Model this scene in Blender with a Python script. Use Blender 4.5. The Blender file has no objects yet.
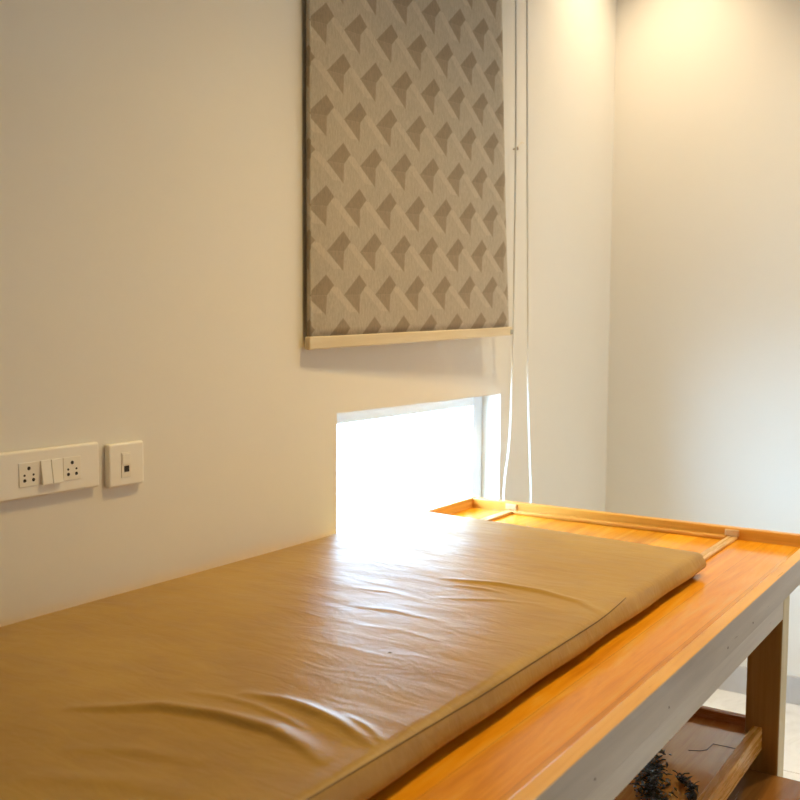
import bpy, bmesh, math, random
from mathutils import Vector, Matrix
random.seed(4)
scene = bpy.context.scene
COL = scene.collection
H = 1.302

# ------------------------------------------------------------ camera
cam_d = bpy.data.cameras.new('camera')
cam_d.sensor_width = 36.0
cam_d.lens = 997.76 * 36.0 / 800.0
cam_d.clip_start = 0.05
cam_d.dof.use_dof = True
cam_d.dof.focus_distance = 1.95
cam_d.dof.aperture_fstop = 6.3
cam = bpy.data.objects.new('camera', cam_d)
COL.objects.link(cam)
yaw, pitch, roll = 0.579903314, 0.0765338693, 0.00660136387
F = Vector((math.cos(yaw)*math.cos(pitch), math.sin(yaw)*math.cos(pitch), -math.sin(pitch)))
R0 = Vector((math.sin(yaw), -math.cos(yaw), 0))
U0 = R0.cross(F)
R = R0*math.cos(roll) + U0*math.sin(roll)
U = -R0*math.sin(roll) + U0*math.cos(roll)
cam.matrix_world = Matrix(((R.x, U.x, -F.x, 0), (R.y, U.y, -F.y, -1.4), (R.z, U.z, -F.z, H), (0, 0, 0, 1)))
scene.camera = cam

# ------------------------------------------------------------ world, lamps, exposure
world = bpy.data.worlds.new('daylight')
scene.world = world
world.use_nodes = True
bg = world.node_tree.nodes['Background']
bg.inputs['Color'].default_value = (0.50, 0.74, 1.0, 1)
bg.inputs['Strength'].default_value = 18.0

def lamp(name, kind, loc, power, color, aim=None, **kw):
    d = bpy.data.lights.new(name, kind)
    d.energy = power
    d.color = color
    for k, v in kw.items():
        setattr(d, k, v)
    o = bpy.data.objects.new(name, d)
    COL.objects.link(o)
    o.location = loc
    if aim is not None:
        o.rotation_euler = (Vector(aim) - Vector(loc)).to_track_quat('-Z', 'Y').to_euler()
    return o

lamp('ceiling_lamp', 'SPOT', (1.70, -1.00, 2.90), 98, (1.0, 0.67, 0.22), (1.70, -1.00, 0), spot_size=math.radians(108), spot_blend=1.0, shadow_soft_size=0.06)
lamp('ceiling_fill', 'SPOT', (2.85, -1.25, 2.90), 66, (1.0, 0.86, 0.58), (2.85, -1.25, 0), spot_size=math.radians(130), spot_blend=1.0, shadow_soft_size=0.06)  # added fill, brightens the right part of the room
lamp('corner_downlight', 'SPOT', (3.25, -0.27, 2.90), 57, (1.0, 0.79, 0.52), (3.25, -0.27, 0), spot_size=math.radians(95), spot_blend=1.0, shadow_soft_size=0.05)
lamp('door_fill', 'AREA', (2.6, -3.35, 1.05), 10, (0.90, 0.93, 0.95), (2.6, 0, 1.05), shape='RECTANGLE', size=1.2, size_y=2.0)  # added fill behind the unseen doorway, cools the table's front faces
lamp('window_daylight', 'AREA', (0.30, 0.95, 1.35), 390, (0.42, 0.69, 1.0), (2.28, 0.08, 0.85), shape='RECTANGLE', size=1.5, size_y=1.9)

vs = scene.view_settings
vs.view_transform = 'Standard'
vs.look = 'None'
vs.exposure = 0.07
vs.gamma = 1.0
vs.use_curve_mapping = False

# ------------------------------------------------------------ node helpers
class N:
    def __init__(self, name):
        self.m = bpy.data.materials.new(name)
        self.m.use_nodes = True
        self.t = self.m.node_tree
        self.b = self.t.nodes['Principled BSDF']
    def node(self, kind, **kw):
        n = self.t.nodes.new(kind)
        for k, v in kw.items():
            setattr(n, k, v)
        return n
    def link(self, a, b):
        self.t.links.new(a, b)
    def put(self, sock, v):
        if isinstance(v, (int, float)):
            sock.default_value = v
        elif isinstance(v, tuple):
            sock.default_value = v if len(v) == len(sock.default_value) else (*v, 1)
        else:
            self.link(v, sock)
    def math(self, op, a, b=0.0, c=0.0):
        n = self.node('ShaderNodeMath', operation=op)
        for i, v in enumerate((a, b, c)):
            self.put(n.inputs[i], v)
        return n.outputs[0]
    def mix(self, f, a, b):
        n = self.node('ShaderNodeMix', data_type='RGBA')
        self.put(n.inputs[0], f); self.put(n.inputs[6], a); self.put(n.inputs[7], b)
        return n.outputs[2]
    def ramp(self, f, stops):
        n = self.node('ShaderNodeValToRGB')
        cr = n.color_ramp
        while len(cr.elements) < len(stops):
            cr.elements.new(0.5)
        for e, (p, c) in zip(cr.elements, stops):
            e.position = p
            e.color = (*c, 1) if isinstance(c, tuple) else (c, c, c, 1)
        self.link(f, n.inputs[0])
        return n.outputs[0]
    def coords(self, scale=(1, 1, 1), kind='Object', rnd=False):
        tc = self.node('ShaderNodeTexCoord')
        mp = self.node('ShaderNodeMapping')
        mp.inputs['Scale'].default_value = scale
        self.link(tc.outputs[kind], mp.inputs['Vector'])
        if rnd:
            oi = self.node('ShaderNodeObjectInfo')
            k = self.math('MULTIPLY', oi.outputs['Random'], 13.7)
            cb = self.node('ShaderNodeCombineXYZ')
            for i in range(3):
                self.link(k, cb.inputs[i])
            self.link(cb.outputs[0], mp.inputs['Location'])
        return mp.outputs[0]
    def noise(self, vec, scale, detail=4, rough=0.55, dist=0.0):
        n = self.node('ShaderNodeTexNoise')
        n.inputs['Scale'].default_value = scale
        n.inputs['Detail'].default_value = detail
        n.inputs['Roughness'].default_value = rough
        n.inputs['Distortion'].default_value = dist
        self.link(vec, n.inputs['Vector'])
        return n.outputs[0]
    def bump(self, h, strength, dist=0.01, chain=None):
        n = self.node('ShaderNodeBump')
        n.inputs['Strength'].default_value = strength
        n.inputs['Distance'].default_value = dist
        self.link(h, n.inputs['Height'])
        if chain is not None:
            self.link(chain, n.inputs['Normal'])
        return n.outputs[0]
    def set(self, **kw):
        for k, v in kw.items():
            s = self.b.inputs[k.replace('_', ' ')]
            self.put(s, v)
        return self

def plain(name, color, rough=0.5, var=0.06, scale=30, **kw):
    n = N(name)
    v = n.noise(n.coords(), scale, 3)
    c = n.mix(v, tuple(x*(1-var) for x in color), tuple(min(1, x*(1+var)) for x in color))
    n.set(Base_Color=c, Roughness=rough, **kw)
    return n.m

def wood(name, dark, mid, light, axis='x', rough=0.22, planks=None, coat=0.0, bumps=0.05, stretch=0.07, spec=0.5):
    n = N(name)
    sc = {'x': (stretch, 1, 1), 'y': (1, stretch, 1), 'z': (1, 1, stretch)}[axis]
    v = n.coords(sc, rnd=True)
    g = n.noise(v, 26, 6, 0.6, 1.2)
    f = n.noise(v, 120, 3, 0.7, 0.3)
    k = n.math('ADD', n.math('MULTIPLY', g, 0.75), n.math('MULTIPLY', f, 0.25))
    col = n.ramp(k, [(0.30, dark), (0.50, mid), (0.68, light)])
    h = k
    if planks:
        tc = n.node('ShaderNodeTexCoord')
        sep = n.node('ShaderNodeSeparateXYZ')
        n.link(tc.outputs['Object'], sep.inputs[0])
        p = n.math('DIVIDE', n.math('ADD', sep.outputs[planks[0]], 3.013), planks[1])
        wn = n.node('ShaderNodeTexWhiteNoise', noise_dimensions='1D')
        n.link(n.math('FLOOR', p), wn.inputs['W'])
        col = n.mix(n.math('MULTIPLY', wn.outputs['Value'], 0.45), col, mid)
        hs = n.node('ShaderNodeHueSaturation')
        n.link(n.math('ADD', n.math('MULTIPLY', wn.outputs['Value'], 0.42), 0.70), hs.inputs['Value'])
        n.link(col, hs.inputs['Color'])
        col = hs.outputs[0]
        fr = n.math('FRACT', p)
        gap = n.math('LESS_THAN', n.math('MINIMUM', fr, n.math('SUBTRACT', 1.0, fr)), 0.006)
        col = n.mix(n.math('MULTIPLY', gap, 0.6), col, tuple(x*0.5 for x in dark))
    n.set(Base_Color=col, Roughness=n.math('ADD', n.math('MULTIPLY', f, 0.15), rough - 0.05), Normal=n.bump(h, bumps, 0.004))
    n.b.inputs['Specular IOR Level'].default_value = spec
    n.b.inputs['Coat Weight'].default_value = coat
    n.b.inputs['Coat Roughness'].default_value = 0.1
    return n.m

# ------------------------------------------------------------ materials
def wall_paint(name, c):
    n = N(name)
    v = n.coords()
    a = n.noise(v, 3.0, 4)
    col = n.mix(a, tuple(x*0.97 for x in c), c)
    n.set(Base_Color=col, Roughness=0.42, Normal=n.bump(n.noise(v, 90, 3), 0.04, 0.004))
    n.b.inputs['Specular IOR Level'].default_value = 0.35
    return n.m
M_WALL = wall_paint('cream_wall_paint', (0.85, 0.82, 0.755))
M_CEIL = wall_paint('white_ceiling_paint', (0.85, 0.83, 0.78))

def tile(name):
    n = N(name)
    v = n.coords()
    vein = n.noise(v, 4.0, 8, 0.65, 1.5)
    col = n.ramp(vein, [(0.3, (0.68, 0.67, 0.66)), (0.5, (0.83, 0.83, 0.83)), (0.7, (0.88, 0.88, 0.89))])
    br = n.node('ShaderNodeTexBrick', offset=0.0)
    br.inputs['Scale'].default_value = 1.0
    br.inputs['Mortar Size'].default_value = 0.002
    br.inputs['Brick Width'].default_value = 0.6
    br.inputs['Row Height'].default_value = 0.6
    n.link(v, br.inputs['Vector'])
    col = n.mix(br.outputs['Fac'], col, (0.5, 0.47, 0.44))
    n.set(Base_Color=col, Roughness=0.25)
    return n.m
M_FLOOR = tile('white_marble_tile')
M_SKIRT = plain('grey_tile_skirting', (0.55, 0.54, 0.54), 0.35, 0.12, 12)
M_FRAME = plain('white_window_frame', (0.80, 0.82, 0.84), 0.35, 0.02)
M_REVEAL = plain('white_trim', (0.85, 0.85, 0.85), 0.5, 0.02)

nn = N('window_glass')
nn.t.nodes.remove(nn.b)
tr = nn.node('ShaderNodeBsdfTransparent')
tr.inputs['Color'].default_value = (0.96, 0.98, 0.98, 1)
gl = nn.node('ShaderNodeBsdfGlossy')
gl.inputs['Roughness'].default_value = 0.02
fz = nn.node('ShaderNodeFresnel')
fz.inputs['IOR'].default_value = 1.45
mx = nn.node('ShaderNodeMixShader')
geo = nn.node('ShaderNodeNewGeometry')
nn.link(nn.math('MULTIPLY', fz.outputs[0], nn.math('SUBTRACT', 1.0, geo.outputs['Backfacing'])), mx.inputs[0]); nn.link(tr.outputs[0], mx.inputs[1]); nn.link(gl.outputs[0], mx.inputs[2])
nn.link(mx.outputs[0], nn.t.nodes['Material Output'].inputs['Surface'])
M_GLASS = nn.m

OR_D, OR_M, OR_L = (0.60, 0.19, 0.004), (0.90, 0.37, 0.012), (0.95, 0.55, 0.08)
M_DECK = wood('varnished_orange_deck', OR_D, OR_M, OR_L, 'x', 0.13, planks=('Y', 0.076))
M_RIM_X = wood('varnished_rim_lengthwise', (0.66, 0.31, 0.05), (0.80, 0.43, 0.10), (0.86, 0.52, 0.17), 'x', 0.28)
M_RIM_Y = wood('varnished_rim_crosswise', (0.58, 0.27, 0.03), (0.70, 0.34, 0.05), (0.78, 0.42, 0.09), 'y', 0.28)
M_BAR_X = wood('pale_bar_lengthwise', (0.55, 0.30, 0.10), (0.66, 0.40, 0.15), (0.72, 0.48, 0.22), 'x', 0.25)
M_BAR_Y = wood('orange_bar_crosswise', (0.52, 0.22, 0.03), (0.64, 0.30, 0.05), (0.72, 0.40, 0.10), 'y', 0.22)
M_APRON = wood('sheen_grey_apron_wood', (0.33, 0.28, 0.25), (0.42, 0.36, 0.32), (0.50, 0.44, 0.39), 'x', 0.28)  # grey sheen of daylight on varnish, put into the base colour
M_FRAMEWOOD = wood('pale_underframe_wood', (0.40, 0.34, 0.30), (0.50, 0.44, 0.39), (0.58, 0.52, 0.46), 'x', 0.28)
M_LEG = wood('shaded_leg_wood', (0.29, 0.135, 0.03), (0.38, 0.19, 0.045), (0.46, 0.25, 0.07), 'z', 0.3)  # shaded copy of the leg wood, shade put into the colour
M_LEG_FRONT = wood('daylit_leg_front', (0.52, 0.42, 0.24), (0.62, 0.52, 0.32), (0.70, 0.60, 0.42), 'z', 0.35)  # lit copy of the leg wood, daylight put into the colour
M_TRAY = wood('red_brown_tray_wood', (0.34, 0.13, 0.04), (0.46, 0.20, 0.06), (0.54, 0.27, 0.09), 'x', 0.12, coat=1.0)
M_STRETCH = wood('orange_stretcher_wood', (0.50, 0.20, 0.03), (0.62, 0.29, 0.05), (0.70, 0.38, 0.10), 'x', 0.25)
M_STRETCH_Y = wood('dark_stretcher_wood', (0.30, 0.10, 0.03), (0.38, 0.14, 0.04), (0.46, 0.20, 0.06), 'y', 0.25)
M_STOOL = wood('glossy_brown_stool_wood', (0.17, 0.065, 0.012), (0.24, 0.10, 0.02), (0.31, 0.145, 0.035), 'x', 0.22)
M_BLOCK = wood('pale_highlight_block', (0.58, 0.34, 0.14), (0.66, 0.42, 0.20), (0.72, 0.48, 0.26), 'z', 0.35)  # strip end, pinkish highlight put into its colour
M_GROOVE = plain('dark_joint', (0.06, 0.03, 0.015), 0.7)

def leatherette():
    n = N('tan_leatherette')
    v = n.coords()
    big = n.noise(v, 3.2, 5, 0.6)
    mid = n.noise(n.coords((1, 0.45, 1)), 22, 5, 0.65, 0.6)
    k = n.math('ADD', n.math('MULTIPLY', big, 0.6), n.math('MULTIPLY', mid, 0.4))
    col = n.ramp(k, [(0.34, (0.34, 0.185, 0.028)), (0.52, (0.425, 0.25, 0.046)), (0.68, (0.49, 0.305, 0.070))])
    w = n.noise(n.coords((2.2, 0.7, 1)), 14, 4, 0.6, 0.8)
    fine = n.noise(v, 260, 3, 0.6)
    b1 = n.bump(w, 0.16, 0.012)
    b2 = n.bump(fine, 0.06, 0.002, b1)
    n.set(Base_Color=col, Roughness=n.math('ADD', n.math('MULTIPLY', mid, 0.26), 0.29), Normal=b2)
    n.b.inputs['Specular IOR Level'].default_value = 0.5
    return n.m
M_MAT = leatherette()
M_SEAM = plain('brown_seam_thread', (0.16, 0.09, 0.025), 0.7)

def blind_cloth():
    n = N('patterned_blind_cloth')
    tc = n.node('ShaderNodeTexCoord')
    sep = n.node('ShaderNodeSeparateXYZ')
    n.link(tc.outputs['UV'], sep.inputs[0])
    A, B = 0.1160, 0.1975
    u = n.math('DIVIDE', sep.outputs['X'], A)
    v = n.math('DIVIDE', sep.outputs['Y'], B)
    def inside(fx, fy, poly):
        """soft mask of a convex polygon (counter-clockwise) in cell units"""
        m = None
        for (x0, y0), (x1, y1) in zip(poly, poly[1:] + poly[:1]):
            dx, dy = (x1-x0)*A, (y1-y0)*B
            L = math.hypot(dx, dy)
            # signed distance to the left of the edge, in metres
            e = n.math('ADD', n.math('MULTIPLY', fx, -dy*A/L), n.math('MULTIPLY_ADD', fy, dx*B/L, (dy*A*x0 - dx*B*y0)/L))
            m = e if m is None else n.math('MINIMUM', m, e)
        n_ = n.node('ShaderNodeMapRange')
        n_.inputs['From Min'].default_value = -0.0012
        n_.inputs['From Max'].default_value = 0.0012
        n.link(m, n_.inputs['Value'])
        return n_.outputs[0]
    masks = {'top': None, 'low': None, 'band': None}
    for ox, oy in ((0.0, 0.0), (0.5, 0.5)):
        fx = n.math('SUBTRACT', n.math('FRACT', n.math('ADD', u, 0.25 + ox)), 0.25)
        fy = n.math('SUBTRACT', n.math('FRACT', n.math('ADD', v, 0.5 + oy)), 0.5)
        polys = {'top': [(0, 0), (0.50, 0.0), (0.70, 0.115), (0.478, 0.235)],
                 'low': [(0, 0), (0.478, -0.225), (0.50, 0.0)],
                 'band': [(-0.46, 0.095), (0.17, -0.20), (0.41, -0.20), (-0.21, 0.095)]}
        fb = n.math('SUBTRACT', n.math('FRACT', n.math('ADD', u, 0.55 + ox)), 0.55)
        for key, pl in polys.items():
            mk = inside(fb if key == 'band' else fx, fy, pl)
            masks[key] = mk if masks[key] is None else n.math('MAXIMUM', masks[key], mk)
    base = (0.46, 0.405, 0.325)
    col = n.mix(n.math('MULTIPLY', masks['band'], 0.75), base, (0.54, 0.475, 0.385))
    col = n.mix(masks['low'], col, (0.335, 0.275, 0.205))
    col = n.mix(masks['top'], col, (0.305, 0.250, 0.185))
    ct = n.coords((1, 1, 0.3), 'Object')
    weave = n.noise(ct, 230, 3, 0.75)
    soft = n.noise(n.coords(), 18, 4, 0.6)
    hs = n.node('ShaderNodeHueSaturation')
    n.link(n.math('ADD', n.math('MULTIPLY', weave, 0.60), n.math('MULTIPLY_ADD', soft, 0.14, 0.63)), hs.inputs['Value'])
    n.link(col, hs.inputs['Color'])
    n.set(Base_Color=hs.outputs[0], Roughness=0.85, Normal=n.bump(weave, 0.15, 0.001))
    n.b.inputs['Specular IOR Level'].default_value = 0.2
    return n.m
M_CLOTH = blind_cloth()
M_BLINDBAR = wood('cream_blind_bar', (0.68, 0.56, 0.36), (0.74, 0.63, 0.43), (0.80, 0.70, 0.50), 'x', 0.45)
M_CORD = plain('white_cord', (0.84, 0.84, 0.80), 0.6, 0.02)
M_CAP = plain('grey_plastic_cap', (0.38, 0.38, 0.33), 0.5)
M_METAL = plain('dull_metal', (0.5, 0.48, 0.44), 0.4, Metallic=0.8)
M_PLASTIC = plain('ivory_plastic', (0.93, 0.90, 0.83), 0.32, 0.02)
M_PLASTIC2 = plain('ivory_plastic_module', (0.90, 0.86, 0.77), 0.35, 0.02)
M_HOLE = plain('dark_pin_hole', (0.025, 0.016, 0.010), 0.6)
M_NAIL = plain('rusty_nail', (0.28, 0.18, 0.10), 0.6)
M_LEAF = N('dark_dried_leaf')
_v = M_LEAF.noise(M_LEAF.coords(), 60, 2)
M_LEAF.set(Base_Color=M_LEAF.ramp(_v, [(0.35, (0.012, 0.012, 0.012)), (0.5, (0.035, 0.045, 0.018)), (0.62, (0.055, 0.06, 0.075))]), Roughness=0.35)
M_LEAF = M_LEAF.m
M_TWIG = plain('dark_twig', (0.05, 0.035, 0.02), 0.6)

# ------------------------------------------------------------ mesh helpers
def tag(o, label, cat, group=None):
    o['label'] = label
    o['category'] = cat
    if group:
        o['group'] = group
    return o

def thing(name, loc, label, cat, group=None):
    o = bpy.data.objects.new(name, None)
    o.empty_display_size = 0.1
    COL.objects.link(o)
    o.location = loc
    return tag(o, label, cat, group)

def world_loc(o):
    v = Vector(o.location)
    while o.parent:
        o = o.parent
        v += Vector(o.location)
    return v

def obj(name, bm, mat, parent=None, loc=None, smooth=False, bevel=0.0, seg=2):
    """bm holds world coordinates; the origin moves to loc or to the parent's own origin"""
    org = Vector(loc) if loc is not None else (world_loc(parent) if parent else Vector((0, 0, 0)))
    bmesh.ops.translate(bm, verts=bm.verts, vec=-org)
    bmesh.ops.recalc_face_normals(bm, faces=bm.faces)
    me = bpy.data.meshes.new(name)
    bm.to_mesh(me)
    bm.free()
    for m in (mat if isinstance(mat, (list, tuple)) else [mat]):
        me.materials.append(m)
    if smooth:
        for p in me.polygons:
            p.use_smooth = True
    o = bpy.data.objects.new(name, me)
    COL.objects.link(o)
    if parent:
        o.parent = parent
        o.location = org - world_loc(parent)
    else:
        o.location = org
    if bevel:
        b = o.modifiers.new('bevel', 'BEVEL')
        b.width = bevel
        b.segments = seg
        b.limit_method = 'ANGLE'
        b.angle_limit = math.radians(40)
        b.harden_normals = False
    return o

def box(bm, x0, x1, y0, y1, z0, z1):
    vs_ = [bm.verts.new((x, y, z)) for x in (x0, x1) for y in (y0, y1) for z in (z0, z1)]
    for f in ((0, 1, 3, 2), (4, 6, 7, 5), (0, 4, 5, 1), (2, 3, 7, 6), (0, 2, 6, 4), (1, 5, 7, 3)):
        bm.faces.new([vs_[i] for i in f])
    return bm

def B(*a):
    return box(bmesh.new(), *a)

def tube(bm, pts, r, n=8, taper=None):
    pts = [Vector(p) for p in pts]
    rings = []
    for i, p in enumerate(pts):
        t = (pts[min(i+1, len(pts)-1)] - pts[max(i-1, 0)]).normalized()
        a = t.orthogonal().normalized() if abs(t.z) > 0.9 else t.cross(Vector((0, 0, 1))).normalized()
        if abs(t.z) > 0.9:
            a = (Vector((1, 0, 0)) - t*t.x).normalized()
        b = t.cross(a)
        rr = r if taper is None else r*taper[i]
        rings.append([bm.verts.new(p + a*rr*math.cos(2*math.pi*k/n) + b*rr*math.sin(2*math.pi*k/n)) for k in range(n)])
    for r0, r1 in zip(rings, rings[1:]):
        for k in range(n):
            bm.faces.new((r0[k], r0[(k+1) % n], r1[(k+1) % n], r1[k]))
    bm.faces.new(rings[0][::-1])
    bm.faces.new(rings[-1])
    return bm

def spline(pts, sub=6):
    pts = [Vector(p) for p in pts]
    out = []
    P_ = [pts[0]*2 - pts[1]] + pts + [pts[-1]*2 - pts[-2]]
    for i in range(1, len(P_)-2):
        p0, p1, p2, p3 = P_[i-1:i+3]
        for k in range(sub):
            t = k/sub
            out.append(0.5*((2*p1) + (p2-p0)*t + (2*p0-5*p1+4*p2-p3)*t*t + (3*p1-p0-3*p2+p3)*t**3))
    out.append(pts[-1])
    return out

def struct(name, bm, mat, parent=None, **kw):
    o = obj(name, bm, mat, parent, **kw)
    if parent is None:
        o['kind'] = 'structure'
    return o

# ------------------------------------------------------------ the room
X0, X1, Y0, ZC = -2.2, 3.566, -3.2, 2.95
struct('floor', B(X0-.1, X1+.2, Y0-1.7, 0.2, -0.08, 0), M_FLOOR)
struct('ceiling', B(X0-.1, X1+.2, Y0-1.7, 0.2, ZC, ZC+.08), M_CEIL)
WX0, WX1, WZ0, WZ1 = 1.868, 2.694, 0.60, 1.091          # low window beside the table
bm = bmesh.new()
box(bm, X0-.1, WX0, 0, 0.2, 0, ZC)
box(bm, WX1, X1+.1, 0, 0.2, 0, ZC)
box(bm, WX0, WX1, 0, 0.2, 0, WZ0)
box(bm, WX0, WX1, 0, 0.2, WZ1, ZC)
struct('wall_back', bm, M_WALL)
struct('wall_right', B(X1, X1+.12, Y0, 0, 0, ZC), M_WALL)
struct('wall_left', B(X0-.12, X0, Y0, 0, 0, ZC), M_WALL)
DX0, DX1, DZ1 = 2.0, 3.2, 2.1                              # unseen doorway behind the camera, added as opening for the fill light
bm = bmesh.new()
box(bm, X0-.1, DX0, Y0-.12, Y0, 0, ZC)
box(bm, DX1, X1+.1, Y0-.12, Y0, 0, ZC)
box(bm, DX0, DX1, Y0-.12, Y0, DZ1, ZC)
struct('wall_front', bm, M_WALL)
bm = bmesh.new()                                            # unseen walls beyond the doorway, added to block sky light
box(bm, DX0-.5, DX1+.5, Y0-1.62, Y0-1.5, 0, ZC)
box(bm, DX0-.6, DX0-.5, Y0-1.62, Y0-.12, 0, ZC)
box(bm, DX1+.5, DX1+.6, Y0-1.62, Y0-.12, 0, ZC)
struct('wall_sky_block', bm, M_WALL)
bm = bmesh.new()
box(bm, DX0-.06, DX0, Y0, Y0+.02, 0, DZ1+.06)
box(bm, DX1, DX1+.06, Y0, Y0+.02, 0, DZ1+.06)
box(bm, DX0, DX1, Y0, Y0+.02, DZ1, DZ1+.06)
struct('trim_1', bm, M_REVEAL)
struct('baseboard_right', B(X1-.012, X1, Y0, 0, 0, 0.098), M_SKIRT, bevel=0.003)
struct('baseboard_back', B(X0, X1-.012, -.012, 0, 0, 0.098), M_SKIRT, bevel=0.003)

win = bpy.data.objects.new('window_1', None)
COL.objects.link(win)
win.location = (WX0, 0.061, WZ0)
win['kind'] = 'structure'
bm = bmesh.new()
box(bm, WX1-.058, WX1, .061, .105, WZ0, WZ1)
box(bm, WX0, WX0+.058, .061, .105, WZ0, WZ1)
box(bm, WX0+.058, WX1-.058, .061, .105, WZ1-.037, WZ1)
box(bm, WX0+.058, WX1-.058, .061, .105, WZ0, WZ0+.04)
obj('window_frame', bm, M_FRAME, win, bevel=0.004)
obj('pane', B(WX0+.055, WX1-.055, .080, .084, WZ0+.035, WZ1-.034), M_GLASS, win)

# ------------------------------------------------------------ massage table
RT = 0.805           # rim top
DK = 0.777           # deck
tb = thing('massage_table', (1.36, -0.48, 0), 'long orange varnished wooden massage table with raised rim, under the window', 'massage table')
TX0, TX1 = 0.214, 2.506
obj('deck', B(TX0+.02, TX1-.02, -.946, -.022, .752, DK), M_DECK, tb)
obj('side_rail', B(TX0, TX1, -.966, -.942, .747, RT), [M_APRON, M_RIM_X], tb, bevel=.0025)
obj('side_rail', B(TX0, TX1, -.024, -.001, .747, RT), M_RIM_X, tb, bevel=.0025)
obj('end_rail', B(TX1-.022, TX1, -.942, -.024, .747, RT), M_RIM_Y, tb, bevel=.0025)
obj('end_rail', B(TX0, TX0+.022, -.942, -.024, .747, RT), M_RIM_Y, tb, bevel=.0025)
LX0, LX1 = 2.095, 2.152
MX0 = TX0 + TX1 - LX1
obj('apron', B(MX0+.057, LX0, -.9635, -.938, .706, .7465), M_FRAMEWOOD, tb, bevel=.002)
obj('apron', B(MX0+.057, LX0, -.030, -.006, .706, .7465), M_APRON, tb, bevel=.002)
for x in (LX0+.016, MX0+.016):
    obj('apron', B(x, x+.025, -.895, -.075, .706, .7465), M_APRON, tb, bevel=.002)
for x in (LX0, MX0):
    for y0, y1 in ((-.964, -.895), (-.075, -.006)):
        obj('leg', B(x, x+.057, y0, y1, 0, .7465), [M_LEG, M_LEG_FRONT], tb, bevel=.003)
# lower tray
TF = 0.454
obj('tray_floor', B(MX0+.04, 2.125, -.9105, -.055, TF-.018, TF), M_TRAY, tb)
obj('stretcher', B(MX0+.057, LX0, -.931, -.911, .424, .473), M_STRETCH, tb, bevel=.0025)
obj('stretcher', B(MX0+.057, LX0, -.055, -.035, .424, .473), M_STRETCH, tb, bevel=.0025)
obj('stretcher', B(2.125, 2.145, -.895, -.075, .424, .473), M_STRETCH_Y, tb, bevel=.002)
obj('stretcher', B(MX0+.02, MX0+.04, -.895, -.075, .424, .473), M_STRETCH_Y, tb, bevel=.002)
bm = bmesh.new()
tube(bm, [(1.94, -.825, TF+.0002), (1.95, -.845, TF+.0002), (1.962, -.855, TF+.0002), (1.998, -.857, TF+.0002), (2.001, -.911, TF+.0002)], .0007, 6)
obj('plank_joint', bm, M_GROOVE, tb)
for x, z in ((1.092, .762), (1.365, .761), (1.670, .764), (1.836, .765)):
    obj('nail_head', tube(bmesh.new(), [(x, -.9655, z), (x, -.9663, z)], .0021, 8), M_GROOVE, tb)
# low strips fixed on the deck past the mat
obj('inset_strip', B(2.20, 2.484, -.770, -.745, DK, DK+.007), M_BAR_X, tb, bevel=.002)
obj('inset_strip', B(2.20, 2.484, -.163, -.138, DK, DK+.007), M_BAR_X, tb, bevel=.002)
obj('inset_strip', B(2.458, TX1-.022, -.745, -.163, DK, DK+.009), M_BAR_Y, tb, bevel=.003)
for y in (-.7575, -.1505):
    obj('end_block', B(2.478, TX1-.022, y-.016, y+.019, DK+.007, RT-.004), M_BLOCK, tb, bevel=.003)

# side rail: orange varnished top, outer face greyed to stand for daylight sheen
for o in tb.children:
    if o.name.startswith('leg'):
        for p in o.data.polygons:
            p.material_index = 1 if p.normal.y < -0.5 else 0  # leg front takes the lit copy, other sides the shaded one
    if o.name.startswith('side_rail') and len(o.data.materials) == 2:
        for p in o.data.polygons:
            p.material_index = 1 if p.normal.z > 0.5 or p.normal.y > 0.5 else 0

# ------------------------------------------------------------ mat
def ridge(px, py, pts, amp, w_far, w_near):
    """height of a fold along a polyline; steeper on the side of smaller x"""
    best, hh = 1e9, 0.0
    n_ = len(pts)
    for i in range(n_-1):
        ax, ay = pts[i]; bx, by = pts[i+1]
        dx, dy = bx-ax, by-ay
        L2 = dx*dx + dy*dy
        t = max(0, min(1, ((px-ax)*dx + (py-ay)*dy)/L2))
        qx, qy = px-(ax+t*dx), py-(ay+t*dy)
        d = math.hypot(qx, qy)
        if d < best:
            best = d
            s = (i+t)/(n_-1)
            hh = (math.sin(math.pi*min(1, max(0, s)))**0.7, 1 if qx > 0 else -1)
    if best > 0.12:
        return 0.0
    w = w_far if hh[1] > 0 else w_near
    return amp*hh[0]*math.exp(-(best/w)**2)

FOLDS = [
    ([(.765, -.41), (.793, -.463), (.83, -.51), (.851, -.589), (.856, -.663), (.843, -.717), (.825, -.765)], .0088, .020, .0055),
    ([(.925, -.55), (.934, -.61), (.932, -.65), (.919, -.716), (.890, -.790)], .0075, .014, .0070),
    ([(.890, -.49), (.902, -.55), (.902, -.60), (.893, -.66), (.880, -.70)], .0032, .009, .005),
    ([(.945, -.70), (.930, -.75), (.905, -.79)], .0025, .008, .005),
    ([(1.57, -.46), (1.581, -.521), (1.593, -.576), (1.592, -.657), (1.572, -.741), (1.525, -.805)], .0048, .012, .0065),
    ([(1.545, -.50), (1.552, -.56), (1.548, -.62)], .0018, .008, .005),
    ([(1.455, -.52), (1.467, -.555), (1.50, -.62), (1.513, -.676), (1.50, -.76)], .0013, .010, .006),
    ([(1.33, -.42), (1.345, -.52), (1.335, -.62)], .0011, .010, .006),
    ([(1.25, -.50), (1.262, -.58), (1.25, -.66)], .0010, .009, .006),
    ([(1.42, -.35), (1.44, -.43), (1.43, -.52)], .0010, .009, .006),
    ([(.69, -.50), (.735, -.58), (.750, -.66)], .0026, .018, .010),
    ([(.62, -.52), (.675, -.62), (.690, -.72)], .0026, .020, .012),
    ([(.56, -.60), (.61, -.68), (.62, -.76)], .0022, .018, .012),
]
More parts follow.
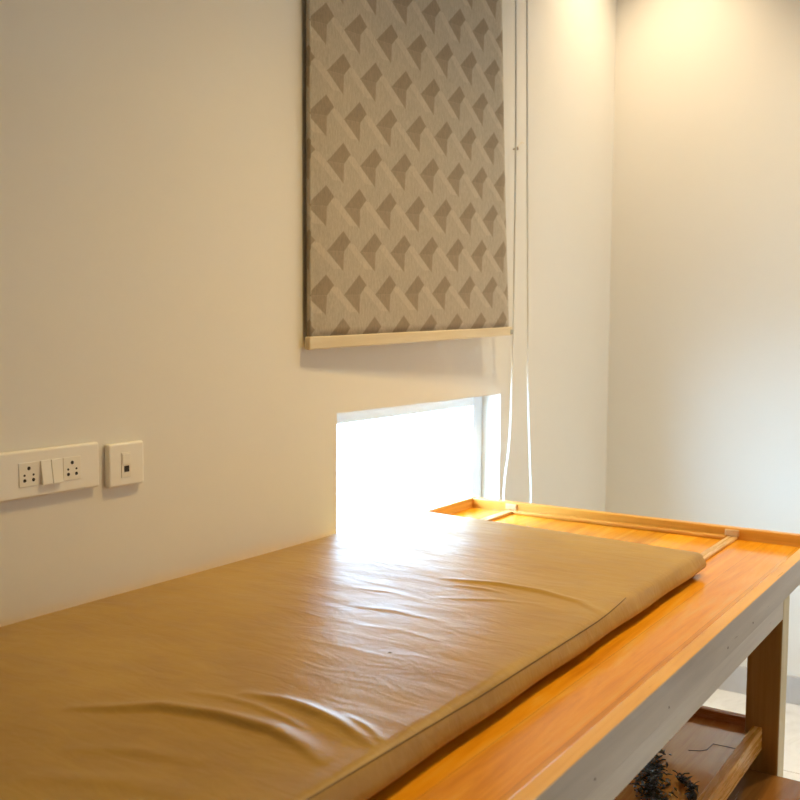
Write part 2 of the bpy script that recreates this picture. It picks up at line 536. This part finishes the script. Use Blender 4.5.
def hnoise(x, y):
    from mathutils import noise
    return (noise.noise(Vector((x*3.1, y*2.3, 0.3)))*0.0030 + noise.noise(Vector((x*16, y*7, 1.7)))*0.0010
            + noise.noise(Vector((x*42, y*16, 4.1)))*0.00035)

def mat_mesh():
    bm = bmesh.new()
    Z0, Z1, RR = DK + .0006, 0.829, 0.015
    # cross profile coordinates: outline corners (front right, back right, back left, front left)
    FR, BR, BL_, FL = (2.086, -.803), (2.152, -.055), (.30, -.032), (.30, -.803)
    nx, ny = 560, 250
    def P(u, v):
        ax = FL[0] + (FR[0]-FL[0])*u; ay = FL[1] + (FR[1]-FL[1])*u
        bx = BL_[0] + (BR[0]-BL_[0])*u; by = BL_[1] + (BR[1]-BL_[1])*u
        return ax + (bx-ax)*v, ay + (by-ay)*v
    grid = []
    Lx, Ly = 1.82, .76
    for j in range(ny+1):
        row = []
        for i in range(nx+1):
            u, v = i/nx, j/ny
            x, y = P(u, v)
            d = min(u*Lx, (1-u)*Lx, v*Ly, (1-v)*Ly)
            drop = 0.0
            if d < RR*1.3:
                k = 1 - d/(RR*1.3)
                drop = RR*(1 - math.sqrt(max(0, 1-k*k)))
                if v > .9 and (1-v)*Ly == d:
                    drop *= .75
            soft = min(1, d/.05)
            h = hnoise(x, y)*soft
            if drop == 0 or d > .004:
                h += sum(ridge(x, y, *f) for f in FOLDS)*min(1, d/.02)
            crown = 0.002*min(1, d/.12)
            row.append(bm.verts.new((x, y, Z1 - .002 + crown + .003*(1-u) + h - drop)))
        grid.append(row)
    for j in range(ny):
        for i in range(nx):
            bm.faces.new((grid[j][i], grid[j][i+1], grid[j+1][i+1], grid[j+1][i]))
    # border, sides bulge a little and tuck under
    border = [grid[0][i] for i in range(nx)] + [grid[j][nx] for j in range(ny)] + [grid[ny][i] for i in range(nx, 0, -1)] + [grid[j][0] for j in range(ny, 0, -1)]
    cx, cy = 1.2, -.42
    prev = border
    zt = Z1 - .002 - RR
    for k, (f, out) in enumerate(((.18, .003), (.38, .005), (.55, .003), (.66, -.004), (.74, -.014), (.86, -.030), (1.0, -.040))):
        ring = []
        for q in border:
            ox = 1 if q.co.x > 2.0 and abs(q.co.x - (2.086 + (q.co.y+.803)*.0882)) < .01 else (-1 if q.co.x < .31 else 0)
            oy = -1 if q.co.y < -.795 else (1 if q.co.y > -.05 else 0)
            wob = 0.0012*math.sin(q.co.x*23 + q.co.y*31)*math.sin(math.pi*f)
            ring.append(bm.verts.new((q.co.x + ox*(out+wob), q.co.y + oy*(out+wob), zt + (Z0 - zt)*f)))
        for a in range(len(ring)):
            b_ = (a+1) % len(ring)
            bm.faces.new((prev[a], prev[b_], ring[b_], ring[a]))
        prev = ring
    bm.faces.new(prev[::-1])
    return bm
def mat_top(x, y):
    u, v = (x-.30)/1.79, (y+.803)/.755
    d = min(u*1.82, (1-u)*1.82, v*.76, (1-v)*.76)
    k = max(0, 1 - d/.0195)
    h = hnoise(x, y)*min(1, d/.05) + sum(ridge(x, y, *f) for f in FOLDS)*min(1, d/.02)
    return .827 + .002*min(1, d/.12) + .003*(1-u) + h - .015*(1 - math.sqrt(1-k*k))
mt = thing('massage_mat', (1.2, -0.42, DK), 'thick tan leatherette mat with folds and a glossy sheen lying on the wooden table', 'mat')
obj('cushion', mat_mesh(), M_MAT, mt, smooth=True)
bm = bmesh.new()
path = [(.40 + 1.252*i/60, -.7915 - .0085*min(1, i/34) + .007*max(0, (i-52)/8)**2) for i in range(61)]
tube(bm, [(x, y, mat_top(x, y) + .0002) for x, y in path], .0009, 6)
obj('seam', bm, M_SEAM, mt, smooth=True)
bm = bmesh.new()
tube(bm, [(1.160, -.616, .8290), (1.166, -.622, .8302), (1.170, -.630, .8290)], .0009, 6, [.5, 1, .4])
obj('small_tear', bm, M_SEAM, mt)

# ------------------------------------------------------------ roller blind
bl = thing('roller_blind', (2.13, -0.07, 1.25), 'patterned grey brown roller blind with cream bottom bar, above the low window', 'window blind')
ZTOP = 2.47
def blind_pt(s, z):
    """s across in 0..1, left to right; the cloth hangs a little askew"""
    k = (z - 1.27)/0.8
    xl, xr = 1.744 - .003*k, 2.592 - .055*k
    yl, yr = -.024, -.085 + .004*k
    return xl + (xr-xl)*s, yl + (yr-yl)*s
bm = bmesh.new()
uvl = bm.loops.layers.uv.new('uv')
ns, nz = 60, 60
cols = [(-1, .012), (-.8, .008), (-.55, .004), (-.3, .0012)] + [(i/ns, 0) for i in range(ns+1)]
verts, uvs = [], {}
for j in range(nz+1):
    row = []
    for s, back in cols:
        t = j/nz
        zb = 1.271 + .023*max(0, s)
        z = zb + (ZTOP - zb)*t
        if s < 0:
            x, y = blind_pt(0, z)
            x -= .006*(1-(1+s)**2)**.5*0 + .004*(-s)**2*-1 + .004
            y += back
            uu = -.02*(-s)
            x = blind_pt(0, z)[0] - .003*math.sin(min(1, -s*1.2)*math.pi*.5)
        else:
            x, y = blind_pt(s, z)
            y += .0025*math.sin(s*9 + z*3) * (0.3 + s*.5)
            if s < .08:
                y += .007*(1 - s/.08)**2
            if s > .97:
                y += (s-.97)*.25
            uu = x - 1.744
        v = bm.verts.new((x, y, z))
        uvs[v] = (uu - .048, z - .036*(x-1.744) - 1.856)
        row.append(v)
    verts.append(row)
for a, b_ in zip(verts, verts[1:]):
    for i in range(len(cols)-1):
        f = bm.faces.new((a[i], a[i+1], b_[i+1], b_[i]))
        for lp in f.loops:
            lp[uvl].uv = uvs[lp.vert]
fab = obj('fabric', bm, M_CLOTH, bl, smooth=True)
sol = fab.modifiers.new('solidify', 'SOLIDIFY')
sol.thickness = .0012
sol.offset = 0
# bottom bar: follows the tilted lower hem
bm = bmesh.new()
pl, pr = Vector((1.731, -.024, 1.2425)), Vector((2.592, -.085, 1.2700))
dv = (pr-pl).normalized()
nv = Vector((dv.y, -dv.x, 0)).normalized()
def bar(bm, a, b, h0, h1, t0, t1):
    c = []
    for p, h in ((a, h0), (b, h1)):
        for n_, z in ((t0, 0), (t1, 0), (t1, h), (t0, h)):
            c.append(bm.verts.new(p + nv*n_ + Vector((0, 0, z))))
    for f in ((0, 1, 2, 3), (7, 6, 5, 4), (0, 4, 5, 1), (1, 5, 6, 2), (2, 6, 7, 3), (3, 7, 4, 0)):
        bm.faces.new([c[i] for i in f])
bar(bm, pl, pr, .029, .0245, -.012, .004)
obj('bottom_bar', bm, M_BLINDBAR, bl, bevel=.003)
bm = bmesh.new()
bar(bm, pr - dv*.012 + Vector((0, 0, .003)), pr + dv*.004 + Vector((0, 0, .003)), .014, .014, -.010, .0055)
obj('end_cap', bm, M_CAP, bl, bevel=.002)
bm = bmesh.new()
xl, yl = blind_pt(0, ZTOP); xr, yr = blind_pt(1, ZTOP)
tube(bm, [(xl-.02, yl+.002, ZTOP+.018), (xr+.03, yr+.002, ZTOP+.018)], .02, 20)
obj('roller', bm, M_CORD, bl, smooth=True)
for x, y in ((xl-.024, yl), (xr+.034, yr)):
    obj('bracket', B(x-.003, x+.003, y-.02, 0, ZTOP-.01, ZTOP+.045), M_CORD, bl, bevel=.001)
c1 = [(2.6311, -0.06, 2.464), (2.6389, -0.06, 2.2292), (2.6526, -0.06, 1.8077), (2.6546, -0.06, 1.4957), (2.6536, -0.06, 1.2404), (2.6507, -0.06, 1.1377), (2.6467, -0.06, 1.0184), (2.637, -0.06, 0.9303), (2.6184, -0.06, 0.8579), (2.6086, -0.06, 0.7895), (2.6066, -0.06, 0.6741), (2.6409, -0.06, 0.5958)]
c2 = [(2.7045, -0.06, 2.464), (2.7103, -0.06, 2.2488), (2.7289, -0.06, 1.8194), (2.7416, -0.06, 1.5446), (2.7524, -0.06, 1.2844), (2.7592, -0.06, 1.1171), (2.7719, -0.06, 0.9782), (2.7817, -0.06, 0.8844), (2.7935, -0.06, 0.7572), (2.7778, -0.06, 0.6447), (2.6996, -0.06, 0.5811)]
for pts in (c1, c2):
    bm = bmesh.new()
    tube(bm, spline(pts, 6), .0034, 8)
    obj('pull_cord', bm, M_CORD, bl, smooth=True)
obj('cord_bracket', B(2.615, 2.725, -.07, 0, 2.455, 2.49), M_CORD, bl, bevel=.002)

# ------------------------------------------------------------ nail with a wisp of thread
nl = thing('wall_nail', (2.753, 0, 1.83), 'tiny rusty nail with a wisp of thread in the wall beside the blind cords', 'nail')
bm = bmesh.new()
tube(bm, [(2.753, .002, 1.83), (2.753, -.014, 1.831)], .0018, 8)
tube(bm, [(2.753, -.013, 1.831), (2.753, -.016, 1.831)], .0046, 10)
obj('shank', bm, M_NAIL, nl)
bm = bmesh.new()
tube(bm, spline([(2.755, -.012, 1.832), (2.775, -.010, 1.846), (2.795, -.008, 1.856), (2.818, -.004, 1.858)], 5), .0010, 5)
obj('thread', bm, M_BLINDBAR, nl)

# ------------------------------------------------------------ switch and socket plate
def disc(bm, x, y, z, r, depth=.0006, n=14):
    tube(bm, [(x, y, z), (x, y-depth, z)], r, n)

def socket_face(x0, x1, z0, z1, root):
    y = -.0125
    s = obj('socket', B(x0+.0008, x1-.0008, y-.0012, y+.003, z0+.0008, z1-.0008), M_PLASTIC2, root, bevel=.0006)
    bm = bmesh.new()
    cx = (x0+x1)/2
    yy = y - .0010
    disc(bm, cx, yy, z1-.0105, .0031)
    for sx in (-1, 1):
        disc(bm, cx+sx*.0085, yy, z1-.0215, .0019)
        disc(bm, cx+sx*.0083, yy, z1-.0300, .0029)
    obj('pin_holes', bm, M_HOLE, s)

PZ0, PZ1 = 1.0135, 1.0925
pt = thing('switch_socket_plate', (1.0, 0, 1.05), 'wide ivory wall plate with two sockets and rocker switches between them', 'socket plate')
obj('plate', B(.80, 1.1610, -.0125, 0, PZ0, PZ1), M_PLASTIC, pt, bevel=.0045, seg=4)
MZ0, MZ1 = 1.0325, 1.0735
socket_face(.9965, 1.0355, MZ0, MZ1, pt)
socket_face(1.0830, 1.1205, MZ0, MZ1, pt)
for x in (1.0385, 1.0595):
    bm = bmesh.new()
    box(bm, x, x+.0198, -.0180, -.011, MZ0+.0005, MZ1-.0005)
    for v in bm.verts:                       # rocker: lower edge stands proud
        if v.co.y < -.015:
            v.co.y = -.0200 if v.co.z < 1.05 else -.0142
    obj('rocker_switch', bm, M_PLASTIC, pt, bevel=.0008)
obj('blank_insert', B(.890, .930, -.0137, -.0105, MZ0, MZ1), M_PLASTIC2, pt, bevel=.0006)

jp = thing('telephone_socket_plate', (1.23, 0, 1.045), 'small square ivory telephone socket plate with one dark jack opening', 'socket plate')
obj('plate', B(1.1805, 1.2625, -.0135, 0, 1.0070, 1.0855), M_PLASTIC, jp, bevel=.0045, seg=4)
j = obj('jack', B(1.2080, 1.2300, -.0147, -.011, 1.0230, 1.0680), M_PLASTIC2, jp, bevel=.0006)
obj('shutter', B(1.2100, 1.2280, -.0157, -.0140, 1.0465, 1.0655), M_PLASTIC, j, bevel=.0006)
obj('jack_opening', B(1.2140, 1.2250, -.0153, -.0140, 1.0330, 1.0440), M_HOLE, j)

# ------------------------------------------------------------ step stool in front of the table leg
st = thing('step_stool', (1.82, -.88, 0), 'low glossy brown wooden stool pushed under the table edge in front of the leg', 'stool')
obj('stool_top', B(1.55, 2.090, -1.024, -.74, .357, .381), M_STOOL, st, bevel=.004, seg=3)
for x in (1.58, 2.025):
    for y in (-1.005, -.795):
        obj('leg', B(x, x+.04, y, y+.04, 0, .357), M_STOOL, st, bevel=.003)
for y in (-.998, -.776):
    obj('stretcher', B(1.62, 2.025, y, y+.02, .30, .345), M_STOOL, st, bevel=.002)

# ------------------------------------------------------------ dark dried herbs on the lower tray
def herb(name, path, n_leaf, spread, label):
    t = thing(name, (path[0][0], path[0][1], TF), label, 'dried herbs', 'dried herbs on the lower tray')
    pts = spline(path, 8)
    bm = bmesh.new()
    tube(bm, pts, .0028, 6)
    for k in range(5):
        a = pts[random.randrange(len(pts))]
        e = a + Vector((random.uniform(-1, 1)*spread*1.3, random.uniform(-1, 1)*spread*1.3, random.uniform(.002, .02)))
        e.z = max(e.z, TF+.002)
        tube(bm, [a, (a+e)/2 + Vector((0, 0, .004)), e], .0014, 5)
    for v in bm.verts:
        v.co.z = max(v.co.z, TF+.0006)
        v.co.y = max(v.co.y, -.9095)
    obj('stem', bm, M_TWIG, t)
    bm = bmesh.new()
    for k in range(n_leaf):
        p = pts[random.randrange(len(pts))] + Vector((random.gauss(0, 1)*spread*.5, random.gauss(0, 1)*spread*.5, 0))
        p.z = TF + .004 + abs(random.gauss(0, 1))*spread*.45
        L, W = random.uniform(.008, .018), random.uniform(.003, .006)
        rot = Matrix.Rotation(random.uniform(0, 6.28), 3, 'Z') @ Matrix.Rotation(random.uniform(-.7, .7), 3, 'X') @ Matrix.Rotation(random.uniform(-.6, .6), 3, 'Y')
        prof = [(-L/2, 0, 0), (0, -W/2, .0012), (L/2, 0, 0), (0, W/2, .0012)]
        tv = [bm.verts.new(p + rot @ Vector(q)) for q in prof]
        bv = [bm.verts.new(p + rot @ (Vector(q) - Vector((0, 0, .0012)))) for q in prof]
        bm.faces.new(tv); bm.faces.new(bv[::-1])
        for i in range(4):
            bm.faces.new((tv[i], bv[i], bv[(i+1) % 4], tv[(i+1) % 4]))
    for v in bm.verts:
        v.co.z = max(v.co.z, TF+.0006)
        v.co.y = max(v.co.y, -.9095)
    lf = obj('leaves', bm, M_LEAF, t)
    lf['kind'] = 'stuff'
herb('dried_herb_bunch', [(1.89, -.765, TF+.006), (1.82, -.785, TF+.012), (1.75, -.815, TF+.014), (1.69, -.84, TF+.012), (1.62, -.86, TF+.01)], 560, .027,
     'thick clump of dark dried herbs on the lower tray of the massage table')
herb('dried_herb_sprig', [(1.80, -.852, TF+.005), (1.77, -.88, TF+.008), (1.735, -.90, TF+.008), (1.69, -.903, TF+.006)], 80, .012,
     'thin sprig of dark dried herbs on the lower tray, against its front rail')
